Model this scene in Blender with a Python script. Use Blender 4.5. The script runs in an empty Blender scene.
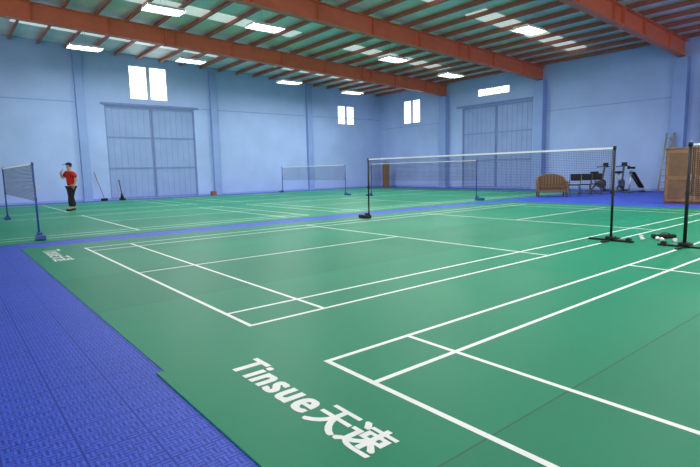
import bpy, bmesh, math, random
from mathutils import Vector, Matrix, Euler
random.seed(3)
SC=bpy.context.scene
COL=SC.collection
SC.view_settings.view_transform='Standard'
SC.view_settings.look='None'
SC.view_settings.exposure=0.08

# ---------------------------------------------------------------- materials
def mat(name,col,rough=.6,metal=0,emit=0,spec=.5,noise=0,nscale=3,bump=0,bscale=40,emcol=None,alpha=1):
    m=bpy.data.materials.new(name); m.use_nodes=True
    nt=m.node_tree; b=nt.nodes['Principled BSDF']
    c=(col[0],col[1],col[2],1)
    b.inputs['Base Color'].default_value=c
    b.inputs['Roughness'].default_value=rough
    b.inputs['Metallic'].default_value=metal
    b.inputs['Specular IOR Level'].default_value=spec
    if emit:
        b.inputs['Emission Color'].default_value=tuple(emcol or col)[:3]+(1,)
        b.inputs['Emission Strength'].default_value=emit
    tc=nt.nodes.new('ShaderNodeTexCoord')
    if noise:
        n=nt.nodes.new('ShaderNodeTexNoise'); n.inputs['Scale'].default_value=nscale; n.inputs['Detail'].default_value=5
        nt.links.new(tc.outputs['Object'],n.inputs['Vector'])
        r=nt.nodes.new('ShaderNodeMapRange'); r.inputs[1].default_value=.3; r.inputs[2].default_value=.7
        r.inputs[3].default_value=1-noise; r.inputs[4].default_value=1+noise
        nt.links.new(n.outputs['Fac'],r.inputs[0])
        mx=nt.nodes.new('ShaderNodeVectorMath'); mx.operation='SCALE'; mx.inputs[0].default_value=col[:3]
        nt.links.new(r.outputs[0],mx.inputs['Scale']); nt.links.new(mx.outputs[0],b.inputs['Base Color'])
    if bump:
        n=nt.nodes.new('ShaderNodeTexNoise'); n.inputs['Scale'].default_value=bscale; n.inputs['Detail'].default_value=3
        nt.links.new(tc.outputs['Object'],n.inputs['Vector'])
        bp=nt.nodes.new('ShaderNodeBump'); bp.inputs['Strength'].default_value=bump; bp.inputs['Distance'].default_value=.01
        nt.links.new(n.outputs['Fac'],bp.inputs['Height']); nt.links.new(bp.outputs[0],b.inputs['Normal'])
    return m

M={}
M['green']=mat('mat_green',(.007,.232,.115),rough=.44,spec=.16,noise=.05,nscale=.7,bump=.08,bscale=220)
M['green2']=mat('mat_green_edge',(.007,.212,.104),rough=.44,spec=.16,noise=.05,nscale=.7,bump=.08,bscale=220)
M['line']=mat('line_white',(.83,.87,.84),rough=.5,noise=.03,nscale=8)
M['seam']=mat('mat_seam',(.004,.10,.048),rough=.6,noise=.05)
M['wall']=mat('wall_blue',(.315,.445,.735),rough=.75,spec=.2,noise=.08,nscale=.6,bump=.15,bscale=30)
M['pil']=mat('pilaster_blue',(.21,.325,.61),rough=.7,spec=.3,noise=.05,nscale=1)
M['door']=mat('door_blue',(.215,.32,.565),rough=.6,noise=.05,nscale=1.2)
M['doorf']=mat('door_frame_blue',(.14,.22,.44),rough=.55,noise=.05)
M['red']=mat('beam_red',(.64,.145,.07),rough=.5,noise=.08,nscale=2)
M['purl']=mat('purlin_brown',(.40,.13,.085),rough=.55,noise=.1,nscale=2)
M['ceil']=mat('ceiling_sheet',(.80,.75,.71),rough=.5,noise=.14,nscale=.9,bump=.3,bscale=9)
M['sky']=mat('skylight_panel',(.7,.74,.72),rough=.4,emit=.42,emcol=(.90,1,.95),noise=.08)
M['glass']=mat('window_glass_bright',(.9,.95,1),rough=.2,emit=2.2,emcol=(.95,.98,1),noise=.03)
M['wframe']=mat('window_frame',(.40,.48,.68),rough=.5,noise=.04)
M['black']=mat('black_metal',(.010,.011,.013),rough=.45,spec=.3,noise=.1)
M['blackf']=mat('black_fabric',(.014,.015,.018),rough=.85,spec=.2,noise=.15,nscale=20)
M['grey']=mat('grey_plastic',(.07,.073,.085),rough=.5,noise=.1,nscale=9)
M['navy']=mat('post_blue',(.015,.06,.27),rough=.4,noise=.08)
M['netm']=mat('net_thread',(.040,.034,.034),rough=.8,spec=.1,noise=.1)
M['tape']=mat('net_tape',(.78,.80,.82),rough=.7,noise=.03)
M['steel']=mat('steel_grey',(.45,.47,.5),rough=.35,metal=.8,noise=.05)
M['white']=mat('white_paint',(.8,.82,.84),rough=.5,noise=.03)
M['tube']=mat('lamp_tube_glow',(1,1,1),emit=14,emcol=(.96,.99,1),noise=.01)
M['rattan']=mat('rattan_brown',(.20,.105,.05),rough=.6,noise=.35,nscale=35,bump=.6,bscale=60)
M['rattan2']=mat('rattan_dark',(.095,.048,.024),rough=.6,noise=.35,nscale=35,bump=.6,bscale=60)
M['wood']=mat('wood_brown',(.22,.11,.05),rough=.5,noise=.2,nscale=6)
M['wood2']=mat('wood_dark',(.14,.068,.032),rough=.5,noise=.2,nscale=6)
M['boxred']=mat('box_reddish',(.26,.09,.05),rough=.7,noise=.1,nscale=6)
M['skin']=mat('skin',(.42,.23,.15),rough=.5,noise=.05,nscale=12)
M['shirt']=mat('shirt_red',(.42,.024,.018),rough=.85,spec=.15,noise=.12,nscale=14)
M['pants']=mat('trousers_black',(.012,.013,.018),rough=.8,spec=.2,noise=.15,nscale=14)
M['hair']=mat('hair_black',(.008,.007,.007),rough=.5,noise=.2,nscale=60)
M['eye']=mat('eye_dark',(.01,.01,.01),rough=.2,noise=.05)
M['alu']=mat('ladder_aluminium',(.26,.26,.20),rough=.45,metal=.1,noise=.05)
M['cork']=mat('shuttle_cork',(.55,.40,.22),rough=.7,noise=.1,nscale=50)

# interlocking plastic tile floor : basket weave of little ribs
def tile_mat():
    m=bpy.data.materials.new('blue_tile_floor'); m.use_nodes=True; nt=m.node_tree; N=nt.nodes; L=nt.links
    b=N['Principled BSDF']; b.inputs['Roughness'].default_value=.5; b.inputs['Specular IOR Level'].default_value=.22
    tc=N.new('ShaderNodeTexCoord'); sp=N.new('ShaderNodeSeparateXYZ'); L.new(tc.outputs['Object'],sp.inputs[0])
    def mth(op,a,bv=None,c=None):
        n=N.new('ShaderNodeMath'); n.operation=op
        for i,v in enumerate((a,bv,c)):
            if v is None: continue
            if isinstance(v,(int,float)): n.inputs[i].default_value=v
            else: L.new(v,n.inputs[i])
        return n.outputs[0]
    def cell(s,scale,th):
        f=mth('FRACT',mth('MULTIPLY',s,scale)); d=mth('ABSOLUTE',mth('SUBTRACT',f,.5))
        return mth('GREATER_THAN',d,th)
    X,Y=sp.outputs[0],sp.outputs[1]
    big=mth('MAXIMUM',cell(X,3.3333,.484),cell(Y,3.3333,.484))
    C=20.0
    par=mth('MODULO',mth('ADD',mth('ADD',mth('FLOOR',mth('MULTIPLY',X,C)),mth('FLOOR',mth('MULTIPLY',Y,C))),4000.0),2.0)
    sx=cell(X,C*2,.25); sy=cell(Y,C*2,.25)
    a=mth('MULTIPLY',par,sx); c=mth('MULTIPLY',mth('SUBTRACT',1.0,par),sy)
    weave=mth('MAXIMUM',a,c)
    n2=N.new('ShaderNodeTexNoise'); n2.inputs['Scale'].default_value=30; n2.inputs['Detail'].default_value=4; L.new(tc.outputs['Object'],n2.inputs['Vector'])
    h=mth('MULTIPLY_ADD',weave,.65,mth('MULTIPLY',mth('SUBTRACT',n2.outputs['Fac'],.38),1.2))
    h=mth('MAXIMUM',h,mth('MULTIPLY',big,.95))
    cr=N.new('ShaderNodeMix'); cr.data_type='RGBA'; cr.clamp_factor=True
    cr.inputs['A'].default_value=(.060,.125,.70,1); cr.inputs['B'].default_value=(.014,.032,.30,1)
    L.new(h,cr.inputs['Factor']); 
    n=N.new('ShaderNodeTexNoise'); n.inputs['Scale'].default_value=1.3; L.new(tc.outputs['Object'],n.inputs['Vector'])
    r=N.new('ShaderNodeMapRange'); r.inputs[1].default_value=.3; r.inputs[2].default_value=.7; r.inputs[3].default_value=.94; r.inputs[4].default_value=1.06
    L.new(n.outputs['Fac'],r.inputs[0])
    v=N.new('ShaderNodeVectorMath'); v.operation='SCALE'; L.new(cr.outputs['Result'],v.inputs[0]); L.new(r.outputs[0],v.inputs['Scale'])
    L.new(v.outputs[0],b.inputs['Base Color'])
    bp=N.new('ShaderNodeBump'); bp.inputs['Strength'].default_value=.35; bp.inputs['Distance'].default_value=.003; bp.invert=True
    L.new(h,bp.inputs['Height']); L.new(bp.outputs[0],b.inputs['Normal'])
    return m
M['tile']=tile_mat()

# ---------------------------------------------------------------- builders
class B:
    def __init__(s): s.bm=bmesh.new(); s.mats=[]
    def mi(s,k):
        if k not in s.mats: s.mats.append(k)
        return s.mats.index(k)
    def _tag(s,faces,k,sm=False):
        i=s.mi(k)
        for f in faces: f.material_index=i; f.smooth=sm
    def box(s,a,b,k,rot=None,bev=0):
        a=Vector(a);b=Vector(b); c=(a+b)/2; d=b-a
        mx=Matrix.Translation(c)@(rot.to_4x4() if rot else Matrix.Identity(4))@Matrix.Diagonal((abs(d.x),abs(d.y),abs(d.z),1))
        r=bmesh.ops.create_cube(s.bm,size=1,matrix=mx); vs=r['verts']
        fs=list({f for v in vs for f in v.link_faces})
        s._tag(fs,k)
        if bev:
            es=list({e for v in vs for e in v.link_edges})
            r=bmesh.ops.bevel(s.bm,geom=es,offset=bev,segments=2,affect='EDGES',profile=.5)
            s._tag(r['faces'],k)
        return s
    def tube(s,p,q,r1,k,r2=None,seg=12):
        p=Vector(p);q=Vector(q);d=q-p
        if r2 is None:r2=r1
        mx=Matrix.Translation((p+q)/2)@d.to_track_quat('Z','Y').to_matrix().to_4x4()
        r=bmesh.ops.create_cone(s.bm,cap_ends=True,segments=seg,radius1=r1,radius2=r2,depth=d.length,matrix=mx)
        fs=list({f for v in r['verts'] for f in v.link_faces}); s._tag(fs,k)
        for f in fs:
            if len(f.verts)==4: f.smooth=True
        return s
    def path(s,pts,r,k,seg=10):
        for i in range(len(pts)-1): s.tube(pts[i],pts[i+1],r,k,seg=seg)
        for p in pts[1:-1]: s.ball(p,r,k,(1,1,1),8)
        return s
    def ball(s,c,r,k,sc=(1,1,1),seg=16):
        mx=Matrix.Translation(c)@Matrix.Diagonal((sc[0],sc[1],sc[2],1))
        rr=bmesh.ops.create_uvsphere(s.bm,u_segments=seg,v_segments=max(6,seg//2),radius=r,matrix=mx)
        s._tag(list({f for v in rr['verts'] for f in v.link_faces}),k,True); return s
    def quad(s,vs,k):
        f=s.bm.faces.new([s.bm.verts.new(v) for v in vs]); s._tag([f],k); return s
    def done(s,name,parent=None,loc=None,rot=None,**props):
        me=bpy.data.meshes.new(name); s.bm.normal_update(); s.bm.to_mesh(me); s.bm.free()
        for k in s.mats: me.materials.append(M[k])
        o=bpy.data.objects.new(name,me); COL.objects.link(o)
        if parent: o.parent=parent
        if loc is not None: o.location=loc
        if rot is not None: o.rotation_euler=rot
        for k,v in props.items(): o[k]=v
        return o
def empty(name,loc,rotz=0,**props):
    o=bpy.data.objects.new(name,None); o.empty_display_size=.2; COL.objects.link(o)
    o.location=loc; o.rotation_euler=(0,0,rotz)
    for k,v in props.items(): o[k]=v
    return o
def dup(o,loc,rotz=None,**props):
    n=o.copy(); COL.objects.link(n); n.location=loc
    if rotz is not None: n.rotation_euler=(0,0,rotz)
    for k,v in props.items(): n[k]=v
    def kids(src,dst):
        for c in list(src.children):
            cc=c.copy(); COL.objects.link(cc); cc.parent=dst
            kids(c,cc)
    kids(o,n)
    return n
ST=dict(kind='structure')

# ---------------------------------------------------------------- room
XW,YW=24.0,24.3
X0,Y0=-13.0,-12.0
RS=.040; RZ=6.76
RID=-4.0
def roofz(x): return RZ+RS*(XW-x) if x>RID else RZ+RS*(XW-RID)-RS*(RID-x)

b=B(); b.box((X0,Y0,-.2),(XW+.25,YW+.25,0),'tile'); b.done('floor',**ST)

def wall_panel(name,axis,pos,rng,ztop,holes,thick):
    us=sorted({rng[0],rng[1]}|{h[0] for h in holes}|{h[1] for h in holes})
    b=B()
    for u0,u1 in zip(us[:-1],us[1:]):
        hs=[h for h in holes if h[0]<=u0+1e-6 and h[1]>=u1-1e-6]
        segs=[];z=0
        for h in sorted(hs,key=lambda h:h[2]):
            if h[2]>z: segs.append((z,h[2],False))
            z=h[3]
        segs.append((z,None,True))
        for z0,z1,top in segs:
            za=ztop(u0) if top else z1; zb=ztop(u1) if top else z1
            def P(u,d,z): return (pos+d,u,z) if axis=='x' else (u,pos+d,z)
            v=[b.bm.verts.new(P(*t)) for t in [(u0,0,z0),(u1,0,z0),(u1,0,zb),(u0,0,za),(u0,thick,z0),(u1,thick,z0),(u1,thick,zb),(u0,thick,za)]]
            fs=[b.bm.faces.new([v[i] for i in q]) for q in [(0,1,2,3),(4,7,6,5),(0,4,5,1),(1,5,6,2),(2,6,7,3),(3,7,4,0)]]
            b._tag(fs,'wall')
    bmesh.ops.recalc_face_normals(b.bm,faces=b.bm.faces)
    return b.done(name,**ST)
DL=(4.95,9.65,4.82)
wl=[(6.25,8.25,5.2,6.95),(20.0,21.5,4.45,5.75)]
wr=[(20.3,21.9,4.4,6.0),(13.35,15.6,5.5,5.98)]
DR=(11.85,16.7,4.95)
wall_panel('wall_back','y',YW,(RID,XW),lambda u:roofz(u),[(DL[0],DL[1],0,DL[2])]+wl,.25)
wall_panel('wall_right','x',XW,(Y0,YW+.25),lambda u:RZ,[(DR[0],DR[1],0,DR[2])]+wr,.25)
b=B()
v=[(X0,YW,0),(RID,YW,0),(RID,YW,roofz(RID)),(X0,YW,roofz(X0))]
b.quad(v,'wall'); b.quad([(x,YW+.25,z) for x,y,z in v][::-1],'wall'); b.done('wall_back_extension',**ST)
b=B()
for xa,xb in ((RID,XW+.25),(X0,RID)):
    za,zb=roofz(xa),roofz(xb)
    b.quad([(xa,Y0,za),(xa,YW+.25,za),(xb,YW+.25,zb),(xb,Y0,zb)],'ceil')
    b.quad([(xa,Y0,za+.1),(xb,Y0,zb+.1),(xb,YW+.25,zb+.1),(xa,YW+.25,za+.1)],'ceil')
b.done('ceiling',**ST)
n=10
for y,x1,x2,w in ((20.9,1,10,.95),(20.9,13.5,20,.95),(15.2,-2,11,.95),(15.2,14,21,.95),(8.2,3,12.5,.95),(8.2,14.5,22.5,.95),(1.2,-2,23.2,.95)):
    b=B(); b.quad([(x1,y,roofz(x1)-.010),(x1,y+w,roofz(x1)-.010),(x2,y+w,roofz(x2)-.010),(x2,y,roofz(x2)-.010)],'sky')
    b.quad([(x1,y,roofz(x1)-.005),(x2,y,roofz(x2)-.005),(x2,y+w,roofz(x2)-.005),(x1,y+w,roofz(x1)-.005)],'sky')
    b.done('window_%d'%n,**ST); n+=1

def window(name,axis,pos,h,nmul):
    b=B()
    def bx(u0,u1,z0,z1,d0,d1,k):
        if axis=='x': b.box((pos+d0,u0,z0),(pos+d1,u1,z1),k)
        else: b.box((u0,pos+d0,z0),(u1,pos+d1,z1),k)
    u0,u1,z0,z1=h; f=.05
    bx(u0,u1,z0,z0+f,.03,.12,'wframe');bx(u0,u1,z1-f,z1,.03,.12,'wframe')
    bx(u0,u0+f,z0+f,z1-f,.03,.12,'wframe');bx(u1-f,u1,z0+f,z1-f,.03,.12,'wframe')
    for i in range(1,nmul):
        u=u0+(u1-u0)*i/nmul; w=.09 if nmul==2 else .012
        bx(u-w,u+w,z0+f,z1-f,.03,.11,'wframe')
    bx(u0+f,u1-f,z0+f,z1-f,.08,.10,'glass')
    b.done(name,**ST)
window('window_1','y',YW,wl[0],2); window('window_2','y',YW,wl[1],2)
window('window_3','x',XW,wr[0],2); window('window_4','x',XW,wr[1],4)

def bigdoor(name,axis,pos,u0,u1,zt):
    b=B()
    def bx(a0,a1,z0,z1,d0,d1,k):
        if axis=='x': b.box((pos+d0,a0,z0),(pos+d1,a1,z1),k)
        else: b.box((a0,pos+d0,z0),(a1,pos+d1,z1),k)
    bx(u0,u1,0.01,zt,.10,.16,'door')
    um=(u0+u1)/2; f=.07
    bx(um-.012,um+.012,.01,zt,.085,.10,'grey')
    for a0,a1 in ((u0,um-.012),(um+.012,u1)):
        for z0,z1 in ((.01,.12),(zt-.11,zt),(zt*.34-.03,zt*.34+.03),(zt*.67-.03,zt*.67+.03)): bx(a0+f,a1-f,z0,z1,.06,.10,'doorf')
        bx(a0,a0+f,.01,zt,.06,.10,'doorf'); bx(a1-f,a1,.01,zt,.06,.10,'doorf')
        for j in range(1,7):
            am=a0+f+(a1-a0-2*f)*j/7
            bx(am-.012,am+.012,.12,zt-.11,.082,.10,'door')
    b.done(name,**ST)
bigdoor('door_1','y',YW,DL[0],DL[1],DL[2]); bigdoor('door_2','x',XW,DR[0],DR[1],DR[2])
b=B(); b.box((4.8,YW-.08,4.86),(9.9,YW,4.95),'doorf'); b.box((4.8,YW-.10,4.94),(9.9,YW,4.96),'doorf'); b.done('trim_1',**ST)
b=B(); b.box((XW-.08,11.65,4.98),(XW,17.1,5.07),'doorf'); b.box((XW-.10,11.65,5.06),(XW,17.1,5.08),'doorf'); b.done('trim_2',**ST)
FR=[18.0,11.3,4.6,-2.1,-8.8]
ti=3
for y in FR:
    b=B(); b.box((XW-.42,y-.27,0),(XW,y+.27,5.84),'pil',bev=.012); b.box((XW-.45,y-.3,0),(XW,y+.3,.12),'pil'); b.done('trim_%d'%ti,**ST); ti+=1
for x in (3.85,10.8,17.5,-3.1):
    b=B(); b.box((x-.19,YW-.22,0),(x+.19,YW,roofz(x)-.25),'pil',bev=.012); b.box((x-.21,YW-.24,0),(x+.21,YW,.1),'pil'); b.done('trim_%d'%ti,**ST); ti+=1
b=B(); b.box((XW-.5,3.35,0),(XW-.2,3.72,5.0),'doorf',bev=.01); b.box((XW-.52,3.33,0),(XW-.2,3.74,.1),'doorf'); b.box((XW-.2,3.4,4.7),(XW,3.67,4.9),'doorf'); b.done('trim_%d'%ti,**ST); ti+=1
for a,c in ((-3,3.6),(10.1,10.6),(11.0,17.3),(17.7,23.99)):
    b=B(); b.box((a,YW-.012,4.87),(c,YW,4.91),'pil'); b.box((a,YW-.018,4.905),(c,YW,4.92),'pil'); b.done('trim_%d'%ti,**ST); ti+=1
for a,c in ((4.9,11.0),(18.3,24.2)):
    b=B(); b.box((XW-.012,a,4.19),(XW,c,4.225),'pil'); b.box((XW-.018,a,4.22),(XW,c,4.235),'pil'); b.done('trim_%d'%ti,**ST); ti+=1
b=B(); b.box((X0,YW-.015,0),(DL[0],YW,.1),'pil'); b.box((DL[1],YW-.015,0),(XW,YW,.1),'pil'); b.done('baseboard_back',**ST)
b=B(); b.box((XW-.015,Y0,0),(XW,DR[0],.1),'pil'); b.box((XW-.015,DR[1],0),(XW,YW-.02,.1),'pil'); b.done('baseboard_right',**ST)

# ---------------------------------------------------------------- roof steel
def ibeam(b,x1,zt1,zb1,x2,zt2,zb2,y,k='red'):
    fw=.15; ft=.03
    def prism(za1,zb1_,za2,zb2_,hw):
        v=[b.bm.verts.new(p) for p in [(x1,y-hw,zb1_),(x1,y+hw,zb1_),(x1,y+hw,za1),(x1,y-hw,za1),(x2,y-hw,zb2_),(x2,y+hw,zb2_),(x2,y+hw,za2),(x2,y-hw,za2)]]
        fs=[b.bm.faces.new([v[i] for i in q]) for q in [(0,1,2,3),(4,7,6,5),(0,4,5,1),(1,5,6,2),(2,6,7,3),(3,7,4,0)]]
        b._tag(fs,k)
    prism(zt1,zt1-ft,zt2,zt2-ft,fw)
    prism(zb1+ft,zb1,zb2+ft,zb2,fw)
    prism(zt1-ft,zb1+ft,zt2-ft,zb2+ft,.012)
PH=.2
for y in FR:
    b=B()
    zt=lambda x:roofz(x)-PH-.005
    D=.66
    segs=[(XW-.02,.70,17.5,D),(17.5,D,RID,D),(RID,D,X0,D)]
    for xa,da,xb,db in segs: ibeam(b,xa,zt(xa),max(zt(xa)-da,5.845),xb,zt(xb),zt(xb)-db,y)
    for x in (17.5,6.0):
        b.box((x-.03,y-.15,zt(x)-D-.02),(x+.03,y+.15,zt(x)),'red')
    for i in range(9):
        x=22-i*2.6
        if abs(x-17.5)<.3: continue
        b.box((x-.008,y-.12,zt(x)-D+.02),(x+.008,y+.12,zt(x)-.02),'red')
    bmesh.ops.recalc_face_normals(b.bm,faces=b.bm.faces)
    b.done('roof_beam',label='rust-red painted steel I-beam rafter resting on blue wall pilaster',category='steel beam',group='red roof rafters')
PX0,PP=23.6,1.12
x=PX0; first=None; 
while x>X0+.3:
    z=roofz(x)-.016 
    if first is None:
        b=B(); L0,L1=Y0+.05,YW-.02
        b.box((-.008,L0,-PH+.03),(.008,L1,0),'purl'); b.box((0,L0,-.012),(.08,L1,0),'purl'); b.box((-.10,L0,-PH+.022),(.008,L1,-PH+.036),'purl')
        first=b.done('purlin',loc=(x,0,z),label='reddish-brown steel purlin under the roof sheets',category='purlin',group='roof purlins')
    else:
        o=first.copy(); COL.objects.link(o); o.location=(x,0,z)
    x-=PP

# ---------------------------------------------------------------- courts
LW=.039
def court(b,xc,y0,z):
    xa,xb=xc-6.7,xc+6.7; y1=y0+6.1
    def hx(y,a,c): b.quad([(a,y-LW/2,z),(c,y-LW/2,z),(c,y+LW/2,z),(a,y+LW/2,z)],'line')
    def hy(x,a,c,dz=.0003): b.quad([(x-LW/2,a,z+dz),(x+LW/2,a,z+dz),(x+LW/2,c,z+dz),(x-LW/2,c,z+dz)],'line')
    for y in (y0,y0+.46,y1-.46,y1): hx(y,xa-LW/2,xb+LW/2)
    for x in (xa,xa+.76,xc-1.98,xc+1.98,xb-.76,xb): hy(x,y0-LW/2,y1+LW/2)
    hx(y0+3.05,xa,xc-1.98); hx(y0+3.05,xc+1.98,xb)
def courtmat(x0,x1,y0,y1,h,courts,label,k='green'):
    b=B(); n=max(1,round((y1-y0)/1.85)); w=(y1-y0)/n
    for i in range(n):
        b.box((x0,y0+i*w,0),(x1,y0+(i+1)*w,h),('green','green2')[(i+(k=='green2'))%2])
        if i: b.quad([(x0,y0+i*w-.005,h+.0006),(x1,y0+i*w-.005,h+.0006),(x1,y0+i*w+.005,h+.0006),(x0,y0+i*w+.005,h+.0006)],'seam')
    bmesh.ops.remove_doubles(b.bm,verts=b.bm.verts,dist=.0001)
    for c in courts: court(b,c[0],c[1],h+.0012)
    return b.done('court_mat',label=label,category='sports mat')
XF=14.2
mid=courtmat(-.88,14.3,-.48,6.9,.005,[(6.7,0)],'green vinyl badminton court mat with white lines beside the blue tiles')
fro=courtmat(-.93,14.3,-7.95,-.48,.009,[(6.7,-7.17)],'green vinyl badminton court mat, slightly raised edge, large white lettering',k='green2')
f1=courtmat(-8.5,6.9,7.7,15.3,.005,[(-.4,8.3)],'green vinyl court mat with blue-post net at the blue walkway')
f2=courtmat(6.9,22.0,7.7,15.3,.005,[(XF,8.3)],'green vinyl court mat with white lines before the sliding door')
f3=courtmat(-8.5,6.9,15.3,23.2,.005,[(-.4,16.4)],'green vinyl court mat next to the end wall under the person')
f4=courtmat(6.9,22.0,15.3,23.2,.005,[(XF,16.4)],'green vinyl court mat in the far corner of the hall')

def lettering(parent,x,ystart,L1,H1,gap,L2,H2,dx2,z,bold):
    def geo(txt):
        cu=bpy.data.curves.new('txt','FONT'); cu.body=txt; cu.size=1; cu.resolution_u=4; cu.space_character=1.12 if txt[0]=='T' else 1.0
        t=bpy.data.objects.new('txt',cu); COL.objects.link(t)
        bpy.context.view_layer.update()
        me=bpy.data.meshes.new_from_object(t.evaluated_get(bpy.context.evaluated_depsgraph_get()))
        bpy.data.objects.remove(t)
        return [v.co.copy() for v in me.vertices],[tuple(p.vertices) for p in me.polygons]
    V=[];F=[];k=0
    for txt,l,h,off,dx,bd in (('Tinsue',L1,H1,0,0,bold),('\u5929\u901f',L2,H2,L1+gap,dx2,bold*.75)):
        vs,fs=geo(txt)
        xs=[v.x for v in vs]; ys=[v.y for v in vs]
        sx=l/(max(xs)-min(xs)); sy=h/(max(ys)-min(ys)); x0=min(xs); y0=min(ys)
        for du in (-1,0,1):
            for dw in (-1,1):
                base=len(V)
                V+=[(x+dx+(v.y-y0)*sy+dw*bd*.22, ystart-off-(v.x-x0)*sx+du*bd*.5, z+k*.00003) for v in vs]
                F+=[tuple(i+base for i in f) for f in fs]; k+=1
    me=bpy.data.meshes.new('lettering'); me.from_pydata(V,[],F); me.materials.append(M['line'])
    o=bpy.data.objects.new('lettering',me); COL.objects.link(o); o.parent=parent
    o['label']='bold white printed lettering on the green mat'
lettering(fro,-.54,-.71,.84,.215,.05,.49,.24,-.02,.0105,.023)
lettering(mid,-.64,6.30,.84,.26,.06,.52,.28,-.02,.0065,.012)

# ---------------------------------------------------------------- nets and posts
def netobj(x,y0,y1,label,t=.0013,group='badminton nets'):
    e=empty('badminton_net',(x,y0,0),label=label,category='badminton net',group=group)
    W=y1-y0; b=B(); p=.03
    n=int(W/p)
    for i in range(n+1):
        y=i*W/n
        b.quad([(0,y-t,.79),(0,y+t,.79),(0,y+t,1.52),(0,y-t,1.52)],'netm')
    for j in range(25):
        z=.79+j*.03
        b.quad([(0,0,z-t),(0,W,z-t),(0,W,z+t),(0,0,z+t)],'netm')
    b.done('netting',parent=e)
    b=B(); b.box((-.005,0,1.52),(.005,W,1.55),'tape'); b.done('tape',parent=e,label='white top tape of the net')
    b=B(); b.path([(0,.006,1.5),(0,.006,.79),(0,W-.006,.79),(0,W-.006,1.5)],.004,'netm',seg=6); b.done('bottom_cord',parent=e)
    return e
def post(x,y,side,label,k='black',z=.011,big=False,r=.02):
    e=empty('net_post',(x,y,z),0,label=label,category='net post')
    s=side
    b=B(); b.tube((0,0,.03),(0,0,1.5),r,k); b.tube((0,0,1.5),(0,0,1.56),r+.004,k)
    b.tube((0,0,1.56),(0,0,1.575),.013,'steel'); b.box((-.025,-.025,.78),(.025,.025,.84),k,bev=.005); b.done('pole',parent=e)
    b=B()
    if big:
        b.box((-.08,min(0,s*.32)-.02,0),(.08,max(0,s*.32)+.02,.09),k,bev=.02)
        b.box((-.045,min(0,s*.1),.09),(.045,max(0,s*.1)+.02,.14),k,bev=.01)
    else:
        b.box((-.035,-.36,0),(.035,.36,.025),k,bev=.008); b.box((-.33,-.025,0),(.33,.025,.024),k,bev=.008)
        b.box((-.07,-.07,.025),(.07,.07,.075),k,bev=.015)
    b.done('base',parent=e)
    b=B(); b.tube((-.045,s*.28,.035),(.045,s*.28,.035),.034,'black',seg=14); b.done('wheel',parent=e)
    b=B(); b.box((.02,-.02,1.0),(.05,.02,1.09),'steel',bev=.004); b.tube((.05,0,1.045),(.09,0,1.045),.006,'steel'); b.tube((.085,0,1.045),(.085,0,1.0),.006,'steel'); b.done('winch',parent=e)
    return e
netobj(6.7,.03,6.07,'badminton net with white tape between two black posts',t=.0017)
post(6.7,0.0,-1,'black net post with weighted base beside a black bag')
post(6.7,6.1,1,'black net post with weighted base at the blue walkway',big=True)
netobj(6.7,-7.14,-1.11,'badminton net hung on thick black post',t=.0026)
post(6.7,-1.07,1,'thick black net post on the lettered court mat',r=.025)
post(6.7,-7.17,-1,'black net post on the lettered court mat far end')
netobj(-.4,8.33,14.37,'badminton net with dense dark mesh hung on blue posts',t=.0042)
post(-.4,8.3,-1,'blue net post with boxy blue base at the walkway','navy',big=True)
post(-.4,14.4,1,'blue net post with boxy blue base','navy',big=True)
netobj(XF,8.33,14.37,'distant badminton net in front of the sliding door')
post(XF,8.3,-1,'dark net post with blue weighted base','navy',big=True)
post(XF,14.4,1,'dark net post with weighted base','navy',big=True)
netobj(XF,16.43,22.47,'distant badminton net before the end wall',t=.0018)
post(XF,16.4,-1,'dark net post near the end wall','navy',big=True)
post(XF,22.5,1,'dark net post close to the end wall','navy',big=True)

# ---------------------------------------------------------------- lamps (hung from the nearest purlin)
def lamp(x,y,z,power):
    x=PX0-PP*round((PX0-x)/PP)-.05
    e=empty('ceiling_lamp',(x,y,z),label='rectangular fluorescent high-bay lamp hanging from the roof',category='ceiling lamp',group='hanging fluorescent lamps')
    top=roofz(x)-PH-z-.002
    b=B(); w,l=.30,.62
    b.box((-l,-w,.05),(l,w,.08),'white'); 
    for s in (-1,1):
        b.quad([(-l,s*w,.06),(l,s*w,.06),(l,s*(w+.06),-.03),(-l,s*(w+.06),-.03)],'white')
        b.quad([(s*l,-w,.06),(s*l,w,.06),(s*(l+.02),w+.06,-.03),(s*(l+.02),-w-.06,-.03)],'white')
    b.done('housing',parent=e)
    for i in range(4):
        b=B(); yy=-.21+i*.14; b.tube((-l+.03,yy,.01),(l-.03,yy,.01),.028,'tube',seg=8); b.done('tube',parent=e)
    for s in (-1,1):
        b=B(); b.tube((0,s*.2,.08),(0,s*.2,top),.006,'steel',seg=6)
        b.done('suspension_wire',parent=e)
    ld=bpy.data.lights.new('lamp_light','AREA'); ld.shape='RECTANGLE'; ld.size=1.2; ld.size_y=.55; ld.energy=power; ld.color=(1,.985,.96)
    lo=bpy.data.objects.new('lamp_light',ld); COL.objects.link(lo); lo.parent=e; lo.location=(0,0,-.04)
PW=168
for x,y,z in [(4.0,20.2,6.6),(7.9,20.0,6.55),(13.9,20.2,6.1),(18.5,20.2,5.9),(4.7,13.9,6.75),(8.2,13.0,6.5),(14.4,13.2,6.2),(19.5,13.6,6.0),(15.6,7.1,6.3),
              (10,6.8,6.5),(4.2,6.8,6.6),(15.6,.3,6.3),(10,.3,6.5),(4.2,.3,6.6),(4.2,-5,6.6),(10,-5,6.5)]:  # this row: unseen lamps outside the frame, added to light the floor
    lamp(x,y,z,PW)

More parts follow.
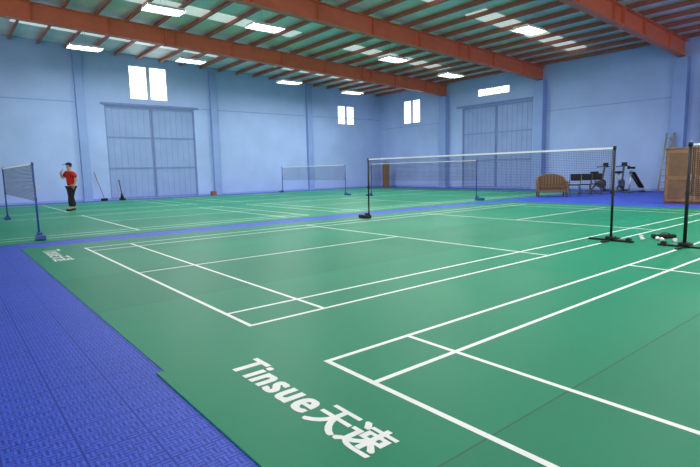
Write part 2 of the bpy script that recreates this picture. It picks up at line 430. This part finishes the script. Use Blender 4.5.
# ---------------------------------------------------------------- furniture
def rattan_settee(x,y,rz):
    e=empty('wicker_settee',(x,y,.0),rz,label='dark brown woven wicker settee with rounded back beside folding chairs',category='settee')
    w=.56
    b=B(); b.box((-w+.04,-.32,.30),(w-.04,.26,.45),'rattan2',bev=.04); b.done('seat',parent=e)
    b=B(); N=28; ring=[]
    for i in range(N+1):
        a=math.pi*(i/N); cx=-math.cos(a)*w; sy=math.sin(a)**.45*.36
        h=.62+.28*math.sin(a)**.8
        if i in (0,N): sy=0
        ring.append((cx,sy,h))
    ring=[(-w,-.34,.58),(-w,-.17,.61)]+ring+[(w,-.17,.61),(w,-.34,.58)]
    def off(i,d):
        p=Vector(ring[max(i-1,0)][:2]+(0,)); q=Vector(ring[min(i+1,len(ring)-1)][:2]+(0,)); t=(q-p).normalized()
        return Vector(ring[i][:2]+(0,))+Vector((-t.y,t.x,0))*d
    rows=[]
    for i,(px,py,h) in enumerate(ring):
        o=off(i,.03); n_=off(i,-.03)
        rows.append([b.bm.verts.new((n_.x,n_.y,.2)),b.bm.verts.new((n_.x,n_.y,h)),b.bm.verts.new((o.x,o.y,h)),b.bm.verts.new((o.x,o.y,.2))])
    for ii,(r1,r2) in enumerate(zip(rows[:-1],rows[1:])):
        fs=[b.bm.faces.new((r1[j],r2[j],r2[(j+1)%4],r1[(j+1)%4])) for j in range(4)]
        b._tag(fs,'rattan' if ii%2 else 'rattan2')
    fs=[b.bm.faces.new(rows[0]),b.bm.faces.new(rows[-1][::-1])]
    b._tag(fs,'rattan'); bmesh.ops.recalc_face_normals(b.bm,faces=b.bm.faces)
    b.path([(p[0],p[1],p[2]) for p in ring],.04,'rattan',seg=8)
    b.path([(p[0]*1.02,p[1]*1.02+(.02 if p[1]>0 else 0),p[2]*.74) for p in ring],.02,'rattan2',seg=6)
    b.done('backrest',parent=e)
    for sx in (-1,1):
        for sy in (-.28,.2):
            b=B(); b.tube((sx*(w-.03),sy,.0),(sx*(w-.03),sy,.32),.028,'wood2',r2=.036); b.done('leg',parent=e)
    b=B(); b.box((-w+.04,-.325,.2),(w-.04,-.30,.30),'rattan',bev=.008); b.done('apron',parent=e)
rattan_settee(17.70,7.16,math.radians(-50))
def folding_chair(x,y,rz):
    e=empty('folding_chair',(x,y,.0),rz,label='black padded folding chair in a row on the floor',category='chair',group='folding chairs by the wall')
    b=B(); b.box((-.2,-.21,.43),(.2,.2,.47),'blackf',bev=.015); b.done('seat',parent=e)
    b=B(); b.box((-.2,.235,.62),(.2,.265,.90),'blackf',bev=.012); b.done('backrest',parent=e)
    for s in (-1,1):
        b=B(); b.path([(s*.22,-.22,.0),(s*.22,.12,.46),(s*.22,.27,.90)],.014,'grey'); b.done('leg',parent=e)
        b=B(); b.path([(s*.19,.28,.0),(s*.19,-.12,.44)],.014,'grey'); b.done('leg',parent=e)
    b=B(); b.tube((-.22,-.16,.08),(.22,-.16,.08),.012,'grey'); b.done('crossbar',parent=e)
    return e
c=folding_chair(18.75,6.72,math.radians(-75))
for x,y,r in ((19.35,6.55,-78),(19.95,6.38,-74)): dup(c,(x,y,0),math.radians(r))

def bike(x,y,rz,label):
    e=empty('exercise_bike',(x,y,0),rz,label=label,category='exercise bike')
    b=B(); b.tube((-.25,-.5,.04),(.25,-.5,.04),.04,'grey'); b.tube((-.25,.5,.04),(.25,.5,.04),.04,'grey')
    b.path([(0,-.5,.05),(0,-.15,.3),(0,.2,.3),(0,.5,.05)],.045,'grey'); b.tube((0,.15,.3),(0,.25,.85),.04,'steel'); b.tube((0,-.2,.3),(0,-.42,1.2),.045,'grey'); b.done('frame',parent=e)
    b=B(); b.tube((-.06,-.28,.34),(.06,-.28,.34),.22,'grey',seg=24); b.box((-.07,-.45,.2),(.07,.05,.5),'grey',bev=.05); b.done('flywheel',parent=e)
    b=B(); b.box((-.13,.12,.85),(.13,.42,.95),'blackf',bev=.03); b.done('saddle',parent=e)
    b=B(); b.path([(-.26,-.2,1.15),(-.26,-.42,1.17),(0,-.45,1.19),(.26,-.42,1.17),(.26,-.2,1.15)],.022,'black'); b.box((-.12,-.52,1.19),(.12,-.44,1.36),'black',bev=.01); b.done('handlebar',parent=e)
    for s in (-1,1):
        b=B(); b.tube((s*.05,0,.32),(s*.09,s*.12,.2),.012,'steel'); b.box((s*.09-.04+.03*s,s*.12-.05,.185),(s*.09+.04+.03*s,s*.12+.05,.21),'black'); b.done('pedal',parent=e)
bike(22.85,7.6,math.radians(75),'grey and black exercise bike by the blue wall')
bike(22.9,6.6,math.radians(95),'grey exercise bike next to the sit-up bench')
def ab_bench(x,y,rz,label):
    e=empty('sit_up_bench',(x,y,0),rz,label=label,category='exercise bench')
    b=B(); b.box((-.14,-.46,-.035),(.14,.46,.035),'blackf',bev=.025); b.done('pad',parent=e,loc=(0,0,.56),rot=(math.radians(50),0,0))
    b=B(); b.tube((-.25,-.5,.03),(.25,-.5,.03),.03,'grey'); b.tube((-.25,.45,.03),(.25,.45,.03),.03,'grey'); b.tube((0,-.5,.03),(0,-.3,.2),.03,'steel'); b.tube((0,.45,.03),(0,.34,.9),.03,'steel'); b.tube((0,-.5,.05),(0,.45,.05),.03,'grey'); b.tube((0,-.3,.2),(0,.34,.9),.022,'grey'); b.done('frame',parent=e)
    b=B(); b.tube((-.18,.36,1.1),(.18,.36,1.1),.05,'blackf'); b.tube((0,.34,.88),(0,.36,1.1),.024,'steel'); b.done('roller',parent=e)
ab_bench(22.3,5.65,math.radians(70),'black inclined sit-up bench with steel frame near ladder')
# ladder
e=empty('ladder',(22.9,4.80,0),math.radians(-90),label='aluminium ladder leaning upright against the blue pilaster',category='ladder')
for s in (-1,1):
    b=B(); b.tube((s*.19,.0,0),(s*.15,.6,2.6),.038,'alu',seg=8); b.done('rail',parent=e)
for i in range(9):
    t=(i+.6)/9.4; b=B(); b.box((-.18+.04*t,.6*t-.04,2.6*t-.02),(.18-.04*t,.6*t+.04,2.6*t+.02),'alu',bev=.004)
    b.done('rung',parent=e)
def cabinet(x,y,rz,w,d,h):
    e=empty('wooden_cabinet',(x,y,0),rz,label='brown wooden cabinet with panelled doors on the blue tiles',category='cabinet')
    b=B(); b.box((-w,-d,.05),(w,d,h),'wood2',bev=.01); b.box((-w-.02,-d-.02,h),(w+.02,d+.02,h+.04),'wood',bev=.008); b.box((-w+.03,-d+.03,0),(w-.03,d-.03,.05),'wood2'); b.done('body',parent=e)
    for s in (-1,1):
        b=B(); x0,x1=(s*.01,s*(w-.02)); xa,xb=min(x0,x1),max(x0,x1)
        b.box((xa,-d-.025,.08),(xb,-d,h-.03),'wood',bev=.006)
        for z0,z1 in ((.16,h*.45),(h*.52,h-.12)): b.box((xa+.07,-d-.035,z0),(xb-.07,-d-.025,z1),'wood2',bev=.004)
        dd=b.done('door',parent=e)
        b=B(); b.tube((s*.05,-d-.05,h*.48),(s*.05,-d-.05,h*.55),.01,'steel',seg=8); b.done('handle',parent=dd)
cabinet(16.15,1.66,math.radians(-72),.74,.24,1.70)
e=empty('broom',(4.5,23.85,0),label='wooden-handled broom leaning on the blue end wall',category='broom')
b=B(); b.tube((0,-.05,.12),(-.3,.3,1.45),.016,'wood',seg=8); b.done('handle',parent=e)
b=B(); b.box((-.16,-.08,.0),(.16,-.02,.13),'blackf',bev=.02); b.done('bristles',parent=e)
e=empty('dust_pan',(5.3,23.6,0),label='slim black long-handled dust pan by the blue door',category='dust pan')
b=B(); b.box((-.14,-.12,0),(.14,.1,.1),'blackf',bev=.03); b.tube((0,0,.08),(0,.03,.35),.10,'blackf',r2=.03,seg=16); b.done('pan',parent=e)
b=B(); b.tube((0,.03,.3),(-.06,.12,.98),.02,'black'); b.ball((-.06,.12,1.0),.035,'black'); b.done('handle',parent=e)
e=empty('cardboard_box',(10.3,23.7,0),math.radians(12),label='small reddish-brown box on the floor by the end wall',category='box')
b=B(); b.box((-.14,-.11,0),(.14,.11,.22),'boxred',bev=.01); b.done('body',parent=e)
b=B(); b.box((-.14,-.12,.22),(.14,-.005,.23),'boxred'); b.done('flap',parent=e)
b=B(); b.box((-.14,.005,.22),(.14,.12,.23),'boxred'); b.done('flap',parent=e)
e=empty('wooden_board',(22.9,22.6,0),math.radians(-60),label='tall brown wooden board standing in the corner',category='board')
b=B(); b.box((-.25,-.03,0.05),(.25,.03,1.75),'wood2',bev=.01); b.box((-.2,-.04,.1),(.2,-.03,.8),'wood2'); b.box((-.2,-.04,.9),(.2,-.03,1.65),'wood2'); b.done('panel',parent=e)
b=B(); b.box((-.3,-.06,0),(.3,.06,.05),'wood2',bev=.01); b.done('foot',parent=e)

# sports bag, shuttlecocks
e=empty('sports_bag',(7.55,-.50,.011),math.radians(-40),label='low black racket bag lying beside the net post',category='bag')
b=B(); b.box((-.18,-.08,0),(.18,.08,.065),'blackf',bev=.025); b.done('body',parent=e)
b=B(); b.path([(-.09,-.06,.055),(-.05,-.03,.09),(.05,-.03,.09),(.09,-.06,.055)],.008,'black',seg=8); b.done('handle',parent=e)
b=B(); b.box((-.14,-.004,.063),(.14,.004,.069),'steel'); b.done('zip',parent=e)
def shuttle(x,y,rz):
    e=empty('shuttlecock',(x,y,.012),rz,label='white feather shuttlecock lying on the green mat',category='shuttlecock',group='shuttlecocks by the post')
    b=B(); b.tube((.0,0,.033),(.06,0,.034),.013,'white',r2=.032,seg=16); b.done('feathers',parent=e)
    b=B(); b.ball((-.004,0,.031),.013,'cork',seg=12); b.done('cork',parent=e)
    return e
s0=shuttle(7.15,-.55,.4)
for x,y,r in ((7.02,-.40,2),(7.22,-.75,4),(7.1,-.66,1),(7.35,-.25,3)): dup(s0,(x,y,.012),r)

# ---------------------------------------------------------------- person
def skinmesh(name,chains,parent,mk,vox=.012,sub=1,label=None):
    verts=[];edges=[];rad=[];roots=[]
    for ch in chains:
        base=len(verts)
        for p,r in ch['v']: verts.append(p); rad.append(r if isinstance(r,tuple) else (r,r))
        edges+=[(base+a,base+c) for a,c in ch['e']]; roots.append(base)
    me=bpy.data.meshes.new(name); me.from_pydata(verts,edges,[]); me.update()
    o=bpy.data.objects.new(name,me); COL.objects.link(o); o.parent=parent
    bpy.context.view_layer.objects.active=o
    md=o.modifiers.new('skin','SKIN')
    if not me.skin_vertices:
        with bpy.context.temp_override(object=o,active_object=o): bpy.ops.mesh.customdata_skin_add()
    for i,r in enumerate(rad):
        me.skin_vertices[0].data[i].radius=r; me.skin_vertices[0].data[i].use_root=(i in roots)
    md.use_smooth_shade=True
    s=o.modifiers.new('sub','SUBSURF'); s.levels=sub+1; s.render_levels=sub+1
    if vox:
        rm=o.modifiers.new('rm','REMESH'); rm.mode='VOXEL'; rm.voxel_size=vox; rm.use_smooth_shade=True
    me.materials.append(M[mk])
    if label:o['label']=label
    return o
P=empty('person',(1.88,17.3,.006),math.radians(-70),label='person in red t-shirt, dark cap, black trousers, hand at face',category='person')
def seq(l): return {'v':l,'e':[(i,i+1) for i in range(len(l)-1)]}
chains=[]
body={'v':[((0,0,.92),(.12,.09)),((0,0,1.1),(.115,.085)),((0,-.01,1.28),(.14,.1)),((0,0,1.41),(.11,.085)),((0,-.01,1.49),(.055,.06)),((0,-.025,1.55),(.06,.07)),((0,-.03,1.62),(.072,.09)),((0,-.02,1.69),(.055,.07)),
 ((.18,0,1.41),.06),((.25,.08,1.16),.048),((.25,-.02,.94),.034),((.25,-.05,.87),(.024,.036)),
 ((-.18,0,1.41),.06),((-.26,-.13,1.19),.05),((-.14,-.27,1.39),.036),((-.09,-.235,1.47),(.034,.024)),
 ((.09,0,.86),.09),((.11,-.11,.48),.065),((.12,-.14,.09),.042),((.13,-.28,.045),.035),
 ((-.09,0,.86),.09),((-.11,.03,.48),.065),((-.12,.15,.09),.042),((-.13,.02,.045),.035)],
 'e':[(0,1),(1,2),(2,3),(3,4),(4,5),(5,6),(6,7),(3,8),(8,9),(9,10),(10,11),(3,12),(12,13),(13,14),(14,15),(0,16),(16,17),(17,18),(18,19),(0,20),(20,21),(21,22),(22,23)]}
chains.append(body)
for dx,l in ((.12,.05),(.1,.06),(.08,.058),(.06,.045)):
    chains.append(seq([((-dx,-.235,1.48),.009),((-dx+.01,-.23,1.48+l*.6),.008),((-dx+.025,-.195,1.48+l),.007)]))
chains.append(seq([((-.07,-.235,1.44),.01),((-.04,-.22,1.46),.009),((-.03,-.195,1.49),.008)]))
for dy,l in ((-.085,.055),(-.062,.065),(-.04,.06),(-.02,.045)):
    chains.append(seq([((.25,dy,.86),.009),((.25,dy-.008,.86-l*.6),.008),((.238,dy-.004,.86-l*1.2),.007)]))
chains.append(seq([((.245,-.08,.90),.01),((.235,-.11,.87),.009),((.225,-.118,.84),.008)]))
chains.append(seq([((0,-.10,1.64),.012),((0,-.128,1.61),.014)]))
for s in (-1,1): chains.append(seq([((s*.07,-.01,1.64),.012),((s*.082,0,1.61),.014)]))
skinmesh('body',chains,P,'skin',.011)
sh={'v':[((0,0,.87),(.17,.14)),((0,0,1.1),(.165,.135)),((0,-.01,1.28),(.18,.14)),((0,0,1.41),(.14,.11)),((.19,0,1.40),.09),((.245,.06,1.20),.088),((-.19,0,1.40),.09),((-.25,-.10,1.24),.088)],
 'e':[(0,1),(1,2),(2,3),(3,4),(4,5),(3,6),(6,7)]}
skinmesh('shirt',[sh],P,'shirt',.012,label='loose dark red short-sleeved t-shirt')
pt={'v':[((0,0,.91),(.145,.12)),((.095,0,.83),.12),((.11,-.11,.48),.105),((.12,-.13,.13),.09),((-.095,0,.83),.12),((-.11,.03,.48),.105),((-.12,.14,.13),.09)],
 'e':[(0,1),(1,2),(2,3),(0,4),(4,5),(5,6)]}
skinmesh('trousers',[pt],P,'pants',.012,label='loose black trousers')
for a,c in (((.12,-.11,.045),(.13,-.33,.04)),((-.12,.18,.045),(-.13,-.04,.04))):
    skinmesh('shoe',[seq([(a,.045),(((a[0]+c[0])/2,(a[1]+c[1])/2,(a[2]+c[2])/2),.046),(c,.036)])],P,'blackf',None)
b=B(); b.ball((0,-.012,1.665),.098,'hair',(.92,1.08,.98),20)
for v in list(b.bm.verts):
    if v.co.z<1.665 and v.co.y<-.02: v.co.z=1.675; v.co.y*=.95
    elif v.co.z<1.6: v.co.z=1.6
b.done('hair',parent=P)
b=B(); b.ball((0,-.015,1.70),.105,'blackf',(.95,1.08,.72),20)
for v in list(b.bm.verts):
    if v.co.z<1.69: v.co.z=1.69
b.box((-.07,-.22,1.687),(.07,-.10,1.70),'blackf',bev=.005)
b.done('cap',parent=P,label='dark peaked cap')
for s in (-1,1):
    b=B(); b.ball((s*.03,-.112,1.645),.009,'eye',(1.3,.6,.8),10); b.done('eye',parent=P)
b=B(); b.ball((0,-.108,1.575),.018,'shirt',(1.2,.35,.35),10); b.done('mouth',parent=P)

# ---------------------------------------------------------------- world + camera
w=bpy.data.worlds.new('World'); SC.world=w; w.use_nodes=True
bg=w.node_tree.nodes['Background']; bg.inputs[0].default_value=(1,.985,.96,1); bg.inputs[1].default_value=1.75
cd=bpy.data.cameras.new('cam'); cd.sensor_width=36; cd.lens=500.24/700*36; cd.clip_end=200
co=bpy.data.objects.new('cam',cd); COL.objects.link(co)
yaw,p,r=.888,-.126,-.022
f=Vector((math.cos(p)*math.cos(yaw),math.cos(p)*math.sin(yaw),math.sin(p)))
right=Vector((math.sin(yaw),-math.cos(yaw),0)); up=right.cross(f)
r2=math.cos(r)*right+math.sin(r)*up; u2=-math.sin(r)*right+math.cos(r)*up
mx=Matrix((( r2.x,u2.x,-f.x,-1.893),(r2.y,u2.y,-f.y,-3.666),(r2.z,u2.z,-f.z,1.272),(0,0,0,1)))
co.matrix_world=mx
SC.camera=co
